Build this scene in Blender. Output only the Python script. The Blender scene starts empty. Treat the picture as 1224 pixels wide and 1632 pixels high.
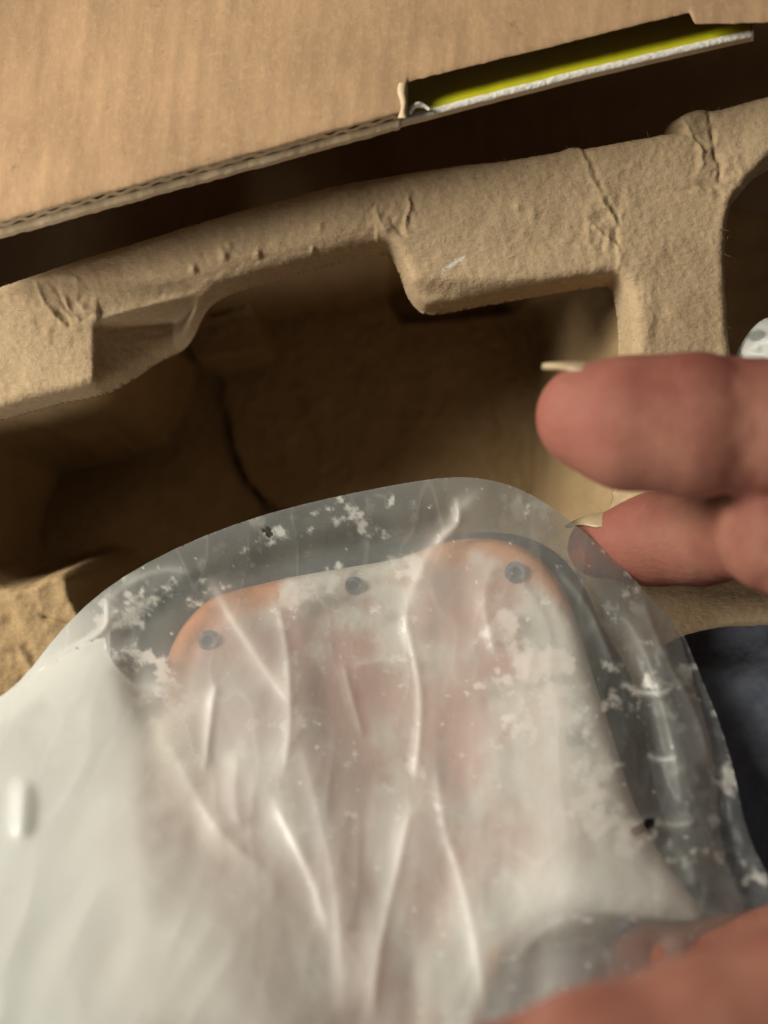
import bpy, math, random
import numpy as np
from mathutils import Vector

# ------------------------------------------------------------ camera, world, lamps
sc = bpy.context.scene
C = sc.collection
CAMZ = 0.32          # camera height; tray rim lies 0.24 m below it
FPX = 1970.0         # focal length in pixels of the 1224x1632 photograph
RIM = 0.24

cam_d = bpy.data.cameras.new('camera'); cam = bpy.data.objects.new('camera', cam_d); C.objects.link(cam)
cam.location = (0, 0, CAMZ)
cam_d.sensor_fit = 'VERTICAL'; cam_d.sensor_height = 36; cam_d.sensor_width = 27
cam_d.lens = 36 * FPX / 1632
cam_d.clip_start = 0.01; cam_d.clip_end = 20
cam_d.dof.use_dof = True; cam_d.dof.focus_distance = 0.238; cam_d.dof.aperture_fstop = 7.2
sc.camera = cam

w = bpy.data.worlds.new("World"); sc.world = w; w.use_nodes = True
bg = w.node_tree.nodes['Background']; bg.inputs[0].default_value = (1.0, 0.90, 0.76, 1); bg.inputs[1].default_value = 0.052

def lamp(name, loc, aim, size, power, col):
    l = bpy.data.lights.new(name, 'AREA'); l.shape = 'DISK'; l.size = size; l.energy = power; l.color = col
    o = bpy.data.objects.new(name, l); C.objects.link(o); o.location = loc
    o.rotation_euler = (Vector(aim) - Vector(loc)).to_track_quat('-Z', 'Y').to_euler()
    return o
lamp('room_lamp', (-0.43, 0.17, 0.37), (0, 0.0, 0.10), 0.26, 5.3, (1.0, 0.95, 0.82))
lamp('second_lamp', (-0.22, -0.56, 0.32), (0, 0.0, 0.09), 0.25, 1.5, (1.0, 0.96, 0.86))
sc.view_settings.view_transform = 'Standard'; sc.view_settings.look = 'None'
sc.view_settings.exposure = 0.0; sc.view_settings.gamma = 1.0
sc.cycles.transparent_max_bounces = 16
sc.cycles.max_bounces = 10

# ------------------------------------------------------------ helpers
rng = np.random.RandomState(4)

def unp(px, py, d):
    """pixel of the photograph + distance below the camera -> world"""
    px, py, d = np.broadcast_arrays(np.asarray(px, float), np.asarray(py, float), np.asarray(d, float))
    return np.stack([(px - 612) / FPX * d, -(py - 816) / FPX * d, CAMZ - d], -1)

def chaikin(p, n=3, closed=True):
    p = np.array(p, float)
    for _ in range(n):
        q = np.roll(p, -1, 0) if closed else p[1:]
        a = p if closed else p[:-1]
        r = np.empty((len(a) * 2, 2)); r[0::2] = .75 * a + .25 * q; r[1::2] = .25 * a + .75 * q
        if not closed: r = np.vstack([p[:1], r, p[-1:]])
        p = r
    return p

def segdist(X, Y, a, b):
    dx, dy = b[0] - a[0], b[1] - a[1]
    L = dx * dx + dy * dy + 1e-12
    t = np.clip(((X - a[0]) * dx + (Y - a[1]) * dy) / L, 0, 1)
    return np.hypot(X - a[0] - t * dx, Y - a[1] - t * dy), t

def polydist(X, Y, pts):
    D = np.full(X.shape, 1e9)
    for i in range(len(pts) - 1):
        D = np.minimum(D, segdist(X, Y, pts[i], pts[i + 1])[0])
    return D

def sdf(X, Y, poly):
    """positive inside"""
    D = np.full(X.shape, 1e9); ins = np.zeros(X.shape, bool)
    n = len(poly)
    for i in range(n):
        a, b = poly[i], poly[(i + 1) % n]
        D = np.minimum(D, segdist(X, Y, a, b)[0])
        if a[1] != b[1]:
            c = ((a[1] > Y) != (b[1] > Y)) & (X < (b[0] - a[0]) * (Y - a[1]) / (b[1] - a[1]) + a[0])
            ins ^= c
    return np.where(ins, D, -D)

def vnoise(X, Y, s, seed):
    r = np.random.RandomState(seed); T = r.rand(128, 128)
    x = X / s + 1000.3 + seed * 7.1; y = Y / s + 1000.7 + seed * 3.3
    xi = np.floor(x).astype(int); yi = np.floor(y).astype(int)
    fx = x - xi; fy = y - yi
    fx = fx * fx * (3 - 2 * fx); fy = fy * fy * (3 - 2 * fy)
    g = lambda i, j: T[(i % 128), (j % 128)]
    return (g(xi, yi) * (1 - fx) + g(xi + 1, yi) * fx) * (1 - fy) + (g(xi, yi + 1) * (1 - fx) + g(xi + 1, yi + 1) * fx) * fy

def fbm(X, Y, s, seed=1, o=4):
    v = 0; a = 1; t = 0
    for k in range(o):
        v = v + a * vnoise(X + .37 * Y * (k % 2), Y - .21 * X * (k % 2), s / 2 ** k, seed + k); t += a; a *= .55
    return v / t            # 0..1

def ss(a, b, x):
    t = np.clip((x - a) / (b - a), 0, 1); return t * t * (3 - 2 * t)

def mesh_obj(name, V, F, mat, parent=None, attrs=None, smooth=True, thick=None):
    V = np.asarray(V, float).reshape(-1, 3); F = np.asarray(F, np.int32)
    me = bpy.data.meshes.new(name)
    n, m, k = len(V), len(F), F.shape[1]
    me.vertices.add(n); me.vertices.foreach_set('co', V.ravel())
    me.loops.add(m * k); me.loops.foreach_set('vertex_index', F.ravel())
    me.polygons.add(m); me.polygons.foreach_set('loop_start', np.arange(0, m * k, k, dtype=np.int32))
    me.update(calc_edges=True)
    me.polygons.foreach_set('use_smooth', [smooth] * m)
    for an, av in (attrs or {}).items():
        at = me.attributes.new(an, 'FLOAT', 'POINT'); at.data.foreach_set('value', np.asarray(av, np.float32).ravel())
    me.validate()
    me.materials.append(mat)
    o = bpy.data.objects.new(name, me); C.objects.link(o)
    if parent: o.parent = parent
    if thick:
        s = o.modifiers.new('thickness', 'SOLIDIFY'); s.thickness = thick; s.offset = -1
    return o

def grid_faces(ny, nx, keep):
    idx = np.arange(ny * nx).reshape(ny, nx)
    q = np.stack([idx[:-1, :-1], idx[1:, :-1], idx[1:, 1:], idx[:-1, 1:]], -1)
    k = keep[:-1, :-1] & keep[1:, :-1] & keep[1:, 1:] & keep[:-1, 1:]
    return q[k]

def compact(V, F, attrs):
    u, inv = np.unique(F.ravel(), return_inverse=True)
    return V.reshape(-1, 3)[u], inv.reshape(F.shape), {k: np.asarray(v).ravel()[u] for k, v in attrs.items()}

def thing(name, label, cat, loc=(0, 0, 0)):
    o = bpy.data.objects.new(name, None); C.objects.link(o)
    o.empty_display_size = .02
    o['label'] = label; o['category'] = cat
    return o

def prism(outline, z_of, thick_vec):
    """closed slab: outline (N,3) top points, moved by thick_vec for the bottom"""
    pass

# ------------------------------------------------------------ materials
def mat(name):
    m = bpy.data.materials.new(name); m.use_nodes = True
    nt = m.node_tree; nt.nodes.clear()
    out = nt.nodes.new('ShaderNodeOutputMaterial')
    return m, nt, out
def N(nt, t, **kw):
    n = nt.nodes.new(t)
    for k, v in kw.items():
        if isinstance(k, str) and hasattr(n, k): setattr(n, k, v)
    return n
def noise(nt, scale, detail=4, rough=.6, stretch=None):
    tc = nt.nodes.new('ShaderNodeTexCoord'); src = nt.nodes.new('ShaderNodeNewGeometry').outputs['Position']; nt.nodes.remove(tc)
    if stretch:
        mp = nt.nodes.new('ShaderNodeMapping'); mp.inputs['Scale'].default_value = stretch[0]; mp.inputs['Rotation'].default_value = stretch[1]
        nt.links.new(src, mp.inputs[0]); src = mp.outputs[0]
    n = nt.nodes.new('ShaderNodeTexNoise'); n.inputs['Scale'].default_value = scale
    n.inputs['Detail'].default_value = detail; n.inputs['Roughness'].default_value = rough
    nt.links.new(src, n.inputs['Vector'])
    return n.outputs['Fac']
def ramp(nt, fac, stops):
    r = nt.nodes.new('ShaderNodeValToRGB'); nt.links.new(fac, r.inputs[0])
    e = r.color_ramp.elements
    while len(e) < len(stops): e.new(.5)
    for i, (p, c) in enumerate(stops):
        e[i].position = p; e[i].color = (*c, 1)
    return r.outputs[0]
def mixc(nt, fac, a, b):
    m = nt.nodes.new('ShaderNodeMix'); m.data_type = 'RGBA'
    for s, v in ((0, fac), (6, a), (7, b)):
        if isinstance(v, (int, float)): m.inputs[s].default_value = v
        elif isinstance(v, tuple): m.inputs[s].default_value = (*v, 1)
        else: nt.links.new(v, m.inputs[s])
    return m.outputs[2]
def mathn(nt, op, a, b=None, clamp=False):
    m = nt.nodes.new('ShaderNodeMath'); m.operation = op; m.use_clamp = clamp
    for s, v in ((0, a), (1, b)):
        if v is None: continue
        if isinstance(v, (int, float)): m.inputs[s].default_value = v
        else: nt.links.new(v, m.inputs[s])
    return m.outputs[0]
def attr(nt, name):
    a = nt.nodes.new('ShaderNodeAttribute'); a.attribute_name = name; return a.outputs['Fac']
def bump(nt, h, dist, strength=1.0, prev=None):
    b = nt.nodes.new('ShaderNodeBump'); b.inputs['Distance'].default_value = dist; b.inputs['Strength'].default_value = strength
    nt.links.new(h, b.inputs['Height'])
    if prev: nt.links.new(prev, b.inputs['Normal'])
    return b.outputs[0]
def principled(nt, out, col, rough=.8, spec=.3, nrm=None, sss=0, link=True):
    p = nt.nodes.new('ShaderNodeBsdfPrincipled')
    if isinstance(col, tuple): p.inputs['Base Color'].default_value = (*col, 1)
    else: nt.links.new(col, p.inputs['Base Color'])
    if isinstance(rough, (int, float)): p.inputs['Roughness'].default_value = rough
    else: nt.links.new(rough, p.inputs['Roughness'])
    p.inputs['Specular IOR Level'].default_value = spec
    if nrm: nt.links.new(nrm, p.inputs['Normal'])
    if sss:
        p.inputs['Subsurface Weight'].default_value = sss
        p.inputs['Subsurface Radius'].default_value = (1, .35, .2); p.inputs['Subsurface Scale'].default_value = .003
    if link: nt.links.new(p.outputs[0], out.inputs[0])
    return p

def pulp_material(name, base, dark):
    m, nt, out = mat(name)
    f1 = noise(nt, 900, 5, .7); f2 = noise(nt, 90, 4, .6)
    f3 = noise(nt, 650, 3, .7, ((1, 3.2, 1), (0, 0, .5)))
    c = ramp(nt, f2, [(.3, dark), (.7, base)])
    c = mixc(nt, mathn(nt, 'MULTIPLY', ramp(nt, f1, [(.42, (0, 0, 0)), (.72, (1, 1, 1))]), .4), c, tuple(min(1, x * 1.5) for x in base))
    c = mixc(nt, mathn(nt, 'MULTIPLY', ramp(nt, f3, [(.58, (0, 0, 0)), (.75, (1, 1, 1))]), .35), c, tuple(x * .6 for x in base))
    n1 = bump(nt, f1, .0004, .5); n2 = bump(nt, f3, .0004, .45, n1); n3 = bump(nt, noise(nt, 200, 3), .0005, .25, n2)
    principled(nt, out, c, .95, .08, n3)
    return m
M_pulp = pulp_material('moulded_pulp', (.42, .31, .195), (.36, .258, .158))
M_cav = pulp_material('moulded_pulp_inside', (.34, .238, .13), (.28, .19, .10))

def kraft_material(name, base, fac=1.0):
    m, nt, out = mat(name)
    f2 = noise(nt, 60, 4, .6); f1 = noise(nt, 700, 4, .7)
    fl = noise(nt, 160, 3, .6, ((1, .22, 1), (0, 0, .08)))
    c = ramp(nt, f2, [(.3, tuple(x * .9 for x in base)), (.7, tuple(x * 1.08 for x in base))])
    c = mixc(nt, mathn(nt, 'MULTIPLY', ramp(nt, fl, [(.42, (0, 0, 0)), (.72, (1, 1, 1))]), .6), c, tuple(x * .70 for x in base))
    c = mixc(nt, mathn(nt, 'MULTIPLY', ramp(nt, f1, [(.5, (0, 0, 0)), (.75, (1, 1, 1))]), .45), c, tuple(x * 1.35 for x in base))
    c = mixc(nt, mathn(nt, 'MULTIPLY', ramp(nt, noise(nt, 1300, 2), [(.66, (0, 0, 0)), (.74, (1, 1, 1))]), .45), c, tuple(x * .5 for x in base))
    c = mixc(nt, mathn(nt, 'MULTIPLY', ramp(nt, noise(nt, 150, 3), [(.70, (0, 0, 0)), (.76, (1, 1, 1))]), .5), c, tuple(x * .45 for x in base))
    n1 = bump(nt, f1, .0002, .5); n2 = bump(nt, fl, .0006, .5, n1)
    principled(nt, out, c, .85, .2, n2)
    return m
M_kraft = kraft_material('kraft_liner', (.385, .245, .140))
M_kraft_edge = kraft_material('kraft_cut_edge', (.60, .46, .30))
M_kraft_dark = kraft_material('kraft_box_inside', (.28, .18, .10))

m, nt, out = mat('yellow_print'); f = noise(nt, 300, 3)
principled(nt, out, ramp(nt, f, [(.3, (.44, .43, .012)), (.7, (.49, .47, .018))]), .4, .4); M_yellow = m
m, nt, out = mat('white_paper_edge'); f = noise(nt, 900, 3)
principled(nt, out, ramp(nt, f, [(.3, (.55, .52, .46)), (.7, (.75, .72, .66))]), .8, .2, bump(nt, f, .0004)); M_white = m
m, nt, out = mat('table_surface'); f = noise(nt, 30, 3)
principled(nt, out, ramp(nt, f, [(.3, (.05, .04, .03)), (.7, (.07, .055, .045))]), .6, .3); M_table = m
m, nt, out = mat('blue_cloth'); f = noise(nt, 500, 3)
principled(nt, out, ramp(nt, f, [(.3, (.15, .165, .21)), (.7, (.21, .23, .28))]), .75, .3, bump(nt, f, .0004)); M_blue = m

def film_material(name, lo, hi, tint=(.94, .95, .92), thin=(.50, .53, .51)):
    """thin frosted polythene: partly clear, more opaque at grazing angles, where creased and where powder sticks"""
    m, nt, out = mat(name)
    lw = nt.nodes.new('ShaderNodeLayerWeight'); lw.inputs[0].default_value = .35
    n1 = noise(nt, 55, 4, .6); n2 = noise(nt, 600, 4, .7)
    mk = mathn(nt, 'MULTIPLY', attr(nt, 'milky'), hi - lo)
    a = mathn(nt, 'ADD', mk, lo)
    a = mathn(nt, 'ADD', a, mathn(nt, 'MULTIPLY', mathn(nt, 'SUBTRACT', n1, .5), .22))
    a = mathn(nt, 'ADD', a, mathn(nt, 'MULTIPLY', lw.outputs['Facing'], .42))
    a = mathn(nt, 'ADD', a, mathn(nt, 'MULTIPLY', attr(nt, 'crease'), .45))
    pw = mathn(nt, 'MULTIPLY', attr(nt, 'powder'), mathn(nt, 'ADD', .45, n2))
    a = mathn(nt, 'ADD', a, mathn(nt, 'MULTIPLY', pw, 1.0), True)
    a = mathn(nt, 'MINIMUM', a, .985)
    col = mixc(nt, mathn(nt, 'MINIMUM', pw, 1.0), mixc(nt, mathn(nt, 'ADD', attr(nt, 'milky'), mathn(nt, 'MULTIPLY', attr(nt, 'crease'), .8), True), thin, tint), (.92, .90, .85))
    nrm = bump(nt, noise(nt, 110, 4, .5), .0006, .3)
    p = principled(nt, out, col, .34, .5, nrm, link=False)
    tr = nt.nodes.new('ShaderNodeBsdfTranslucent'); nt.links.new(col, tr.inputs[0])
    ms = nt.nodes.new('ShaderNodeMixShader'); ms.inputs[0].default_value = .58
    nt.links.new(p.outputs[0], ms.inputs[1]); nt.links.new(tr.outputs[0], ms.inputs[2])
    tp = nt.nodes.new('ShaderNodeBsdfTransparent'); tp.inputs[0].default_value = (.96, .96, .95, 1)
    mx = nt.nodes.new('ShaderNodeMixShader'); nt.links.new(a, mx.inputs[0])
    nt.links.new(tp.outputs[0], mx.inputs[1]); nt.links.new(ms.outputs[0], mx.inputs[2])
    nt.links.new(mx.outputs[0], out.inputs[0])
    return m
M_film = film_material('frosted_bag_film', .30, 1.0)
M_fold = film_material('frosted_fold_film', -.12, 1.0, (.94, .95, .92), (.88, .88, .85))
M_film_back = film_material('frosted_bag_film_back', .16, .5, (.42, .43, .44), (.34, .36, .38))

m, nt, out = mat('orange_casing')
n2 = noise(nt, 500, 5, .7); n3 = noise(nt, 70, 4, .6)
oc = ramp(nt, n3, [(.3, (.56, .24, .125)), (.7, (.64, .30, .17))])
bc = mixc(nt, attr(nt, 'inner'), oc, ramp(nt, n3, [(.35, (.52, .30, .26)), (.65, (.60, .41, .36))]))
pf = mathn(nt, 'MULTIPLY', attr(nt, 'powder'), mathn(nt, 'ADD', .72, n2), True)
principled(nt, out, mixc(nt, pf, bc, (.70, .645, .60)), .7, .25, bump(nt, n2, .0006, .6)); M_case = m
m, nt, out = mat('dark_base'); n2 = noise(nt, 200, 4)
principled(nt, out, ramp(nt, n2, [(.35, (.02, .022, .028)), (.7, (.07, .075, .085))]), .6, .3); M_dark = m
m, nt, out = mat('screw_metal'); n2 = noise(nt, 900, 3)
principled(nt, out, ramp(nt, n2, [(.35, (.04, .05, .08)), (.7, (.20, .22, .27))]), .45, .6); M_screw = m
m, nt, out = mat('screw_recess'); principled(nt, out, (.03, .03, .05), .6, .3); M_recess = m

m, nt, out = mat('skin')
n1 = noise(nt, 70, 4, .6); n2 = noise(nt, 900, 3, .6); n4 = noise(nt, 380, 3, .6, ((1, 3, 3), (0, 0, 0)))
sk = ramp(nt, n1, [(.32, (.19, .062, .047)), (.5, (.235, .094, .068)), (.68, (.28, .128, .09))])  # tones darkened: the shade on the hand is put into the colour
sk = mixc(nt, mathn(nt, 'MULTIPLY', attr(nt, 'pad'), .6), sk, (.29, .085, .068))
principled(nt, out, sk, .68, .2, bump(nt, n4, .0004, .5, bump(nt, n2, .0002, .4)), sss=.25); M_skin = m
m, nt, out = mat('nail'); n1 = noise(nt, 300, 3)
principled(nt, out, ramp(nt, n1, [(.3, (.33, .24, .14)), (.7, (.42, .33, .21))]), .4, .4, sss=.1); M_nail = m

# ------------------------------------------------------------ table and box
def box_slab(name, a, b, m, parent=None):
    x0, y0, z0 = a; x1, y1, z1 = b
    V = [(x0, y0, z0), (x1, y0, z0), (x1, y1, z0), (x0, y1, z0), (x0, y0, z1), (x1, y0, z1), (x1, y1, z1), (x0, y1, z1)]
    F = [(0, 3, 2, 1), (4, 5, 6, 7), (0, 1, 5, 4), (1, 2, 6, 5), (2, 3, 7, 6), (3, 0, 4, 7)]
    return mesh_obj(name, V, F, m, parent, smooth=False)

tb = box_slab('table_top', (-1.2, -1.2, -.05), (1.2, 1.2, -.012), M_table); tb['kind'] = 'structure'

box = thing('cardboard_box', 'open brown corrugated box with a kraft flap and yellow printed strip behind the tray', 'box')
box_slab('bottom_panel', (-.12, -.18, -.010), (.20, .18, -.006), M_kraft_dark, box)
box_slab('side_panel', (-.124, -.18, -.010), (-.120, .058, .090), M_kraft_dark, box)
box_slab('side_panel', (-.124, .0585, -.010), (-.120, .18, .116), M_kraft_dark, box)  # taller unseen stretch, added to keep the gap under the flap dark
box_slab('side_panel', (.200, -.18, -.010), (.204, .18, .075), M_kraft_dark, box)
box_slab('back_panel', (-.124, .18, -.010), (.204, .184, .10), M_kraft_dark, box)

# flap plane: through the lower edge, top of the picture falls away from the camera
FD = .222
def flap_pt(px, py):
    """point of the flap's top face under a pixel (plane tilted about the edge direction)"""
    px = np.asarray(px, float); py = np.asarray(py, float)
    ed = (352 - .2735 * px) - py          # pixels above the lower edge line
    return FD + ed * .00004
def flap_surface():
    step = 3.0
    xs = np.arange(-140, 1404, step); ts = np.concatenate([[0, .6], np.arange(2, 560, step)])
    X, T = np.meshgrid(xs, ts)
    wob = 1.6 * (fbm(X, X * 0, 60, 3, 4) - .5) * 2 + .8 * (fbm(X, X * 0, 9, 8, 2) - .5) * 2
    # lower edge: left part on the outer line, right part along the notch
    left = 352 - .2735 * xs
    notch = 130 - .2445 * (xs - 648)
    right = 38 - .02 * (xs - 1104)
    s1 = ss(640, 650, xs); s2 = ss(1098, 1108, xs)
    low = left * (1 - s1) + notch * s1
    low = low * (1 - s2) + np.maximum(right, -400) * s2
    tt = T / T.max()
    Y = low[None, :] * (1 - tt) + (230 - .27 * xs[None, :] - 560) * tt + wob * np.exp(-T / 6)
    # flutes: gentle waves across the panel, running up the picture
    ph = (X + .10 * (Y - 200)) / 37.0 * 2 * np.pi
    wave = (np.sin(ph) * .5 + .5) ** 1.5 * .00008 * (.1 + 1.2 * fbm(X, Y, 90, 5, 3))
    lump = (fbm(X, Y, 240, 9, 3) - .5) * .0016
    d = flap_pt(X, Y) - wave - lump
    edge = np.exp(-T / 5) * .0005
    V = unp(X, Y, d + edge)
    F = grid_faces(*X.shape, np.ones(X.shape, bool))[:, ::-1]
    return X, Y, d + edge, V, F
X, Y, Dd, V, F = flap_surface()
mesh_obj('top_liner', V, F, M_kraft, box)
# underside normal direction of the flap (thickness goes down and a little to the picture's bottom)
tn = np.array([-.09, -.33, -.94]); tn /= np.linalg.norm(tn)
E = V[0]                                    # the lower edge, one point per 3 px
TH = .0034
def ribbon(name, rows, m, parent):
    R = np.stack(rows); F = grid_faces(R.shape[0], R.shape[1], np.ones(R.shape[:2], bool))[:, ::-1]
    return mesh_obj(name, R, F, m, parent)
xs = X[0]
jit = (fbm(xs, xs * 0, 14, 21, 3) - .5)[:, None] * .0007
selL = slice(0, int((640 + 140) / 3) + 1)
def below(k, push=0.0):   # point at fraction k of the thickness
    return E + tn * (TH * k) + np.array([0, -1, 0]) * push
# upper liner lip, open fluting, lower liner
NL = 264
E_all = E; xs_all = xs; jit_all = jit; E = E[:NL]; xs = xs[:NL]; jit = jit[:NL]
ribbon('top_liner_edge', [below(0), below(.20) + jit * .5 * tn], M_kraft_edge, box)
wv = np.sin((xs) / 37.0 * 2 * np.pi) * .5 + .5
rec = np.array([0, .0030, -.0010])
wv3 = (.30 + .30 * wv * (.2 + fbm(xs, xs * 0, 50, 5, 2)))[:, None]
ribbon('fluting', [E + tn * TH * (wv3 - .16) + jit * tn * 1.1, E + tn * TH * (wv3 + .20) + jit * tn * 1.1,
                   E + tn * TH * (wv3 + .20) + rec, E + tn * TH * (wv3 - .16) + rec], M_kraft_edge, box)
ribbon('bottom_liner', [below(.62, .0) + jit * .4 * tn, below(.74, .0009) + jit * .8 * tn, below(1.02, .0012) + jit * .8 * tn, below(1.0) + np.array([0, .05, -.0185])], M_kraft_edge, box)
ribbon('fluting_core', [below(.1) + rec * .2, below(.9) + rec * .2], M_kraft, box)
E = E_all[NL - 1:]
ribbon('slot_edge', [E, E + np.array([0, .0035, -.0040]), E + np.array([0, .05, -.0215])], M_kraft, box)
# crushed liner lip at the notch's left end
lp = []
for t in np.linspace(0, 1, 14):
    y = 132 + t * 56; w_ = 7 + 3 * math.sin(t * 7)
    f_ = lambda x, dz: unp(x, y, flap_pt(x, y) - dz)
    lp.append([f_(643 - w_, -.0002), f_(644 - w_ * .5, .0009 + .0003 * math.sin(t * 11)), f_(648 + math.sin(t * 13), .0004), f_(650, -.0035)])
R = np.array(lp); mesh_obj('torn_lip', R, grid_faces(R.shape[0], R.shape[1], np.ones(R.shape[:2], bool)), M_kraft_edge, box)

# yellow printed panel below the notch, its white cut edge towards us
def yellow_panel():
    xs = np.arange(600, 1198, 4.0)
    ye = 181 - .2450 * (xs - 655) - 6 * np.sin((xs - 655) / 545 * np.pi) * .6
    w1 = (fbm(xs, xs * 0, 25, 33, 3) - .5) * 2.6
    rows = []
    for t in np.linspace(0, 1, 16):          # from the cut edge back under the flap
        rows.append(unp(xs - 10 * t, ye - 105 * t + (1 - t) * w1, .2262 + .030 * t - .0008 * math.sin(t * 6)))
    ribbon('printed_panel', rows, M_yellow, box)
    e0 = unp(xs, ye + w1, .2262); e1 = unp(xs, ye + 6 + w1, .2252); e2 = unp(xs, ye + 11 + w1, .2256); e3 = unp(xs, ye + 18 + w1 * .5, .2275)
    e4 = unp(xs, ye - 60, .262)
    ribbon('white_edge', [e2, e1, e0], M_white, box)
    ribbon('printed_panel_core', [e4, e3, e2], M_kraft_edge, box)
    # end of the strip
    k = -1
    V = [e0[k], e1[k], e2[k], e3[k], rows[-1][k]]
    V2 = [v + np.array([.0006, .0001, -.0001]) for v in V]
    F = [(0, 1, 6, 5), (1, 2, 7, 6), (2, 3, 8, 7), (3, 4, 9, 8)]
    mesh_obj('strip_end', np.array(V + V2), F, M_white, box)
    b = unp(653, 178, .2245)
    # curled white fibres at the left corner of the slot
    P = []
    for i in range(9):
        for j in range(7):
            u = i / 8; v = j / 6 * 2 * np.pi
            r = .0007 * (1 - .5 * u) * (1 + .3 * math.sin(5 * v + i))
            P.append(b + np.array([.0035 * u + r * .4 * math.sin(v * 2), r * math.cos(v) + .0012 * math.sin(u * 3), r * math.sin(v) + .0004]))
    mesh_obj('torn_paper_corner', np.array(P), grid_faces(9, 7, np.ones((9, 7), bool)), M_white, box)
yellow_panel()

# ------------------------------------------------------------ moulded pulp tray
tray = thing('pulp_tray', 'moulded brown paper pulp tray with wrinkled rim and deep dark cavity', 'packing tray')
rim_poly = chaikin([(-260, 530), (0, 452), (100, 420), (190, 391), (330, 348), (450, 314), (560, 288), (690, 264), (800, 254),
    (890, 238), (912, 229), (940, 234), (1074, 209), (1090, 205), (1083, 190), (1092, 178), (1122, 170), (1136, 176), (1224, 154), (1420, 112),
    (1420, 190), (1300, 215), (1224, 252), (1192, 290), (1170, 312), (1160, 350), (1157, 400), (1160, 480), (1166, 560), (1175, 700), (1185, 860), (1230, 905),
    (1420, 880), (1420, 1000), (1224, 990), (1100, 1008), (1030, 1050), (1010, 1330), (-260, 1330), (-260, 1140), (-125, 1180), (900, 1180), (980, 1130),
    (985, 900), (1012, 700), (1010, 560), (1004, 480), (996, 440), (975, 433),
    (860, 451), (760, 469), (690, 483), (668, 474), (655, 450), (645, 415), (632, 390), (615, 379), (590, 384),
    (420, 426), (350, 446), (312, 474), (280, 515), (232, 538), (190, 574), (150, 608), (128, 616), (60, 633), (0, 650), (-100, 676), (-125, 700),
    (-125, 1120), (-262, 1120)], 3)  # unseen left column and front strip added to keep light out of the cavity
st = 2.5
xs = np.arange(-250, 1402, st); ys = np.arange(110, 1325, st)
X, Y = np.meshgrid(xs, ys)
S = sdf(X, Y, rim_poly)
S = S + (fbm(X, Y, 18, 12, 3) - .5) * 2.2 + (fbm(X, Y, 120, 14, 2) - .5) * 5
r = 16.0
prof = np.where(S > r, 0, -(r - np.sqrt(np.clip(r * r - (r - np.clip(S, 0, r)) ** 2, 0, None))))
prof = np.where(S < 0, -r + 6.5 * S, prof)
H = prof.copy()
# rolled lower edge: a shallow band below a fine crease line
edge_low = chaikin([(140, 500), (300, 455), (420, 424), (600, 381)], 2, False)
dl = polydist(X, Y, edge_low)
H += np.where((S > 0) & (X > 150) & (X < 600), -7 * np.exp(-((dl / 16) ** 2)), 0)
WX = (fbm(X, Y, 24, 201, 3) - .5) * 16; WY = (fbm(X, Y, 24, 207, 3) - .5) * 16; WA = .35 + 1.3 * fbm(X, Y, 16, 209, 2)
def line(pts, width, height, n=2):
    d = polydist(X + WX, Y + WY, chaikin(pts, n, False))
    d = d + (fbm(X, Y, 10, 40, 2) - .5) * width * .6
    return .8 * WA * height * np.exp(-np.abs(d / (width * 1.2)) ** 1.5)
H += .5 * line([(205, 487), (290, 448), (330, 437), (420, 410), (520, 388), (590, 366), (612, 352)], 1.8, -3.2)
H += line([(60, 455), (66, 475), (76, 495), (92, 512), (120, 520)], 3.2, 5) + line([(78, 450), (90, 478), (110, 500), (140, 498)], 3, -5)
H += line([(120, 448), (118, 470), (132, 490), (146, 492)], 3, 5.5) + line([(98, 470), (104, 488), (122, 505)], 2.6, 4) + line([(88, 497), (100, 503), (108, 516)], 3, -5)
H += line([(598, 330), (604, 350), (618, 366)], 3.2, 5) + line([(650, 318), (652, 335), (640, 356), (646, 366)], 3, 4.5) + line([(622, 345), (630, 362), (640, 372)], 3, -4)
H += line([(922, 232), (935, 262), (950, 300), (962, 332), (976, 356)], 3.0, 3.2) + line([(930, 232), (944, 262), (959, 300), (971, 332), (984, 352)], 3.5, -2)
H += line([(950, 365), (958, 374), (975, 382), (986, 392), (984, 420), (990, 450)], 2.2, 4.5) + line([(976, 356), (980, 372), (986, 384)], 2.2, -3)
H += line([(1084, 195), (1100, 212), (1112, 235), (1116, 262)], 3.5, 6) + line([(1134, 178), (1140, 225), (1142, 270), (1152, 290), (1182, 298)], 3.2, -4.5)
H += line([(1075, 204), (1095, 214), (1112, 226)], 4, -5) + line([(1060, 305), (1100, 300), (1160, 294)], 5, -2.5)
for (bx, by, s_, h_) in [(308, 428, 5, 7), (357, 408, 6, 7), (411, 404, 5, 7), (365, 392, 5, 3), (352, 395, 4, 3), (510, 364, 5, 3), (498, 396, 4, 5), (1008, 262, 4, 2), (825, 330, 5, 2), (690, 262, 6, 5), (850, 342, 7, 2.5)]:
    H += h_ * np.exp(-(((X - bx) / s_) ** 2 + ((Y - by) / (s_ * 1.3)) ** 2))
le = 500 - .255 * (X - 150)
fac = ss(-4, 14, X - 142) * ss(330, 250, X) * ss(-4, 14, Y - le - 6) * ss(650, 640, Y)
fdrop = fac * (8 + np.clip(X - 142, 0, 110) * 1.0)
H -= fdrop
for (wx_, wy_, wr) in [(100, 480, 60), (620, 350, 45), (960, 360, 60), (1110, 235, 60), (1160, 300, 40), (1000, 520, 60)]:
    H += np.exp(-(((X - wx_) / wr) ** 2 + ((Y - wy_) / wr) ** 2)) * ((1 - np.abs(fbm(X + WX, Y * .6, 26, 211, 3) * 2 - 1) * 2.2)) * 3.0
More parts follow.
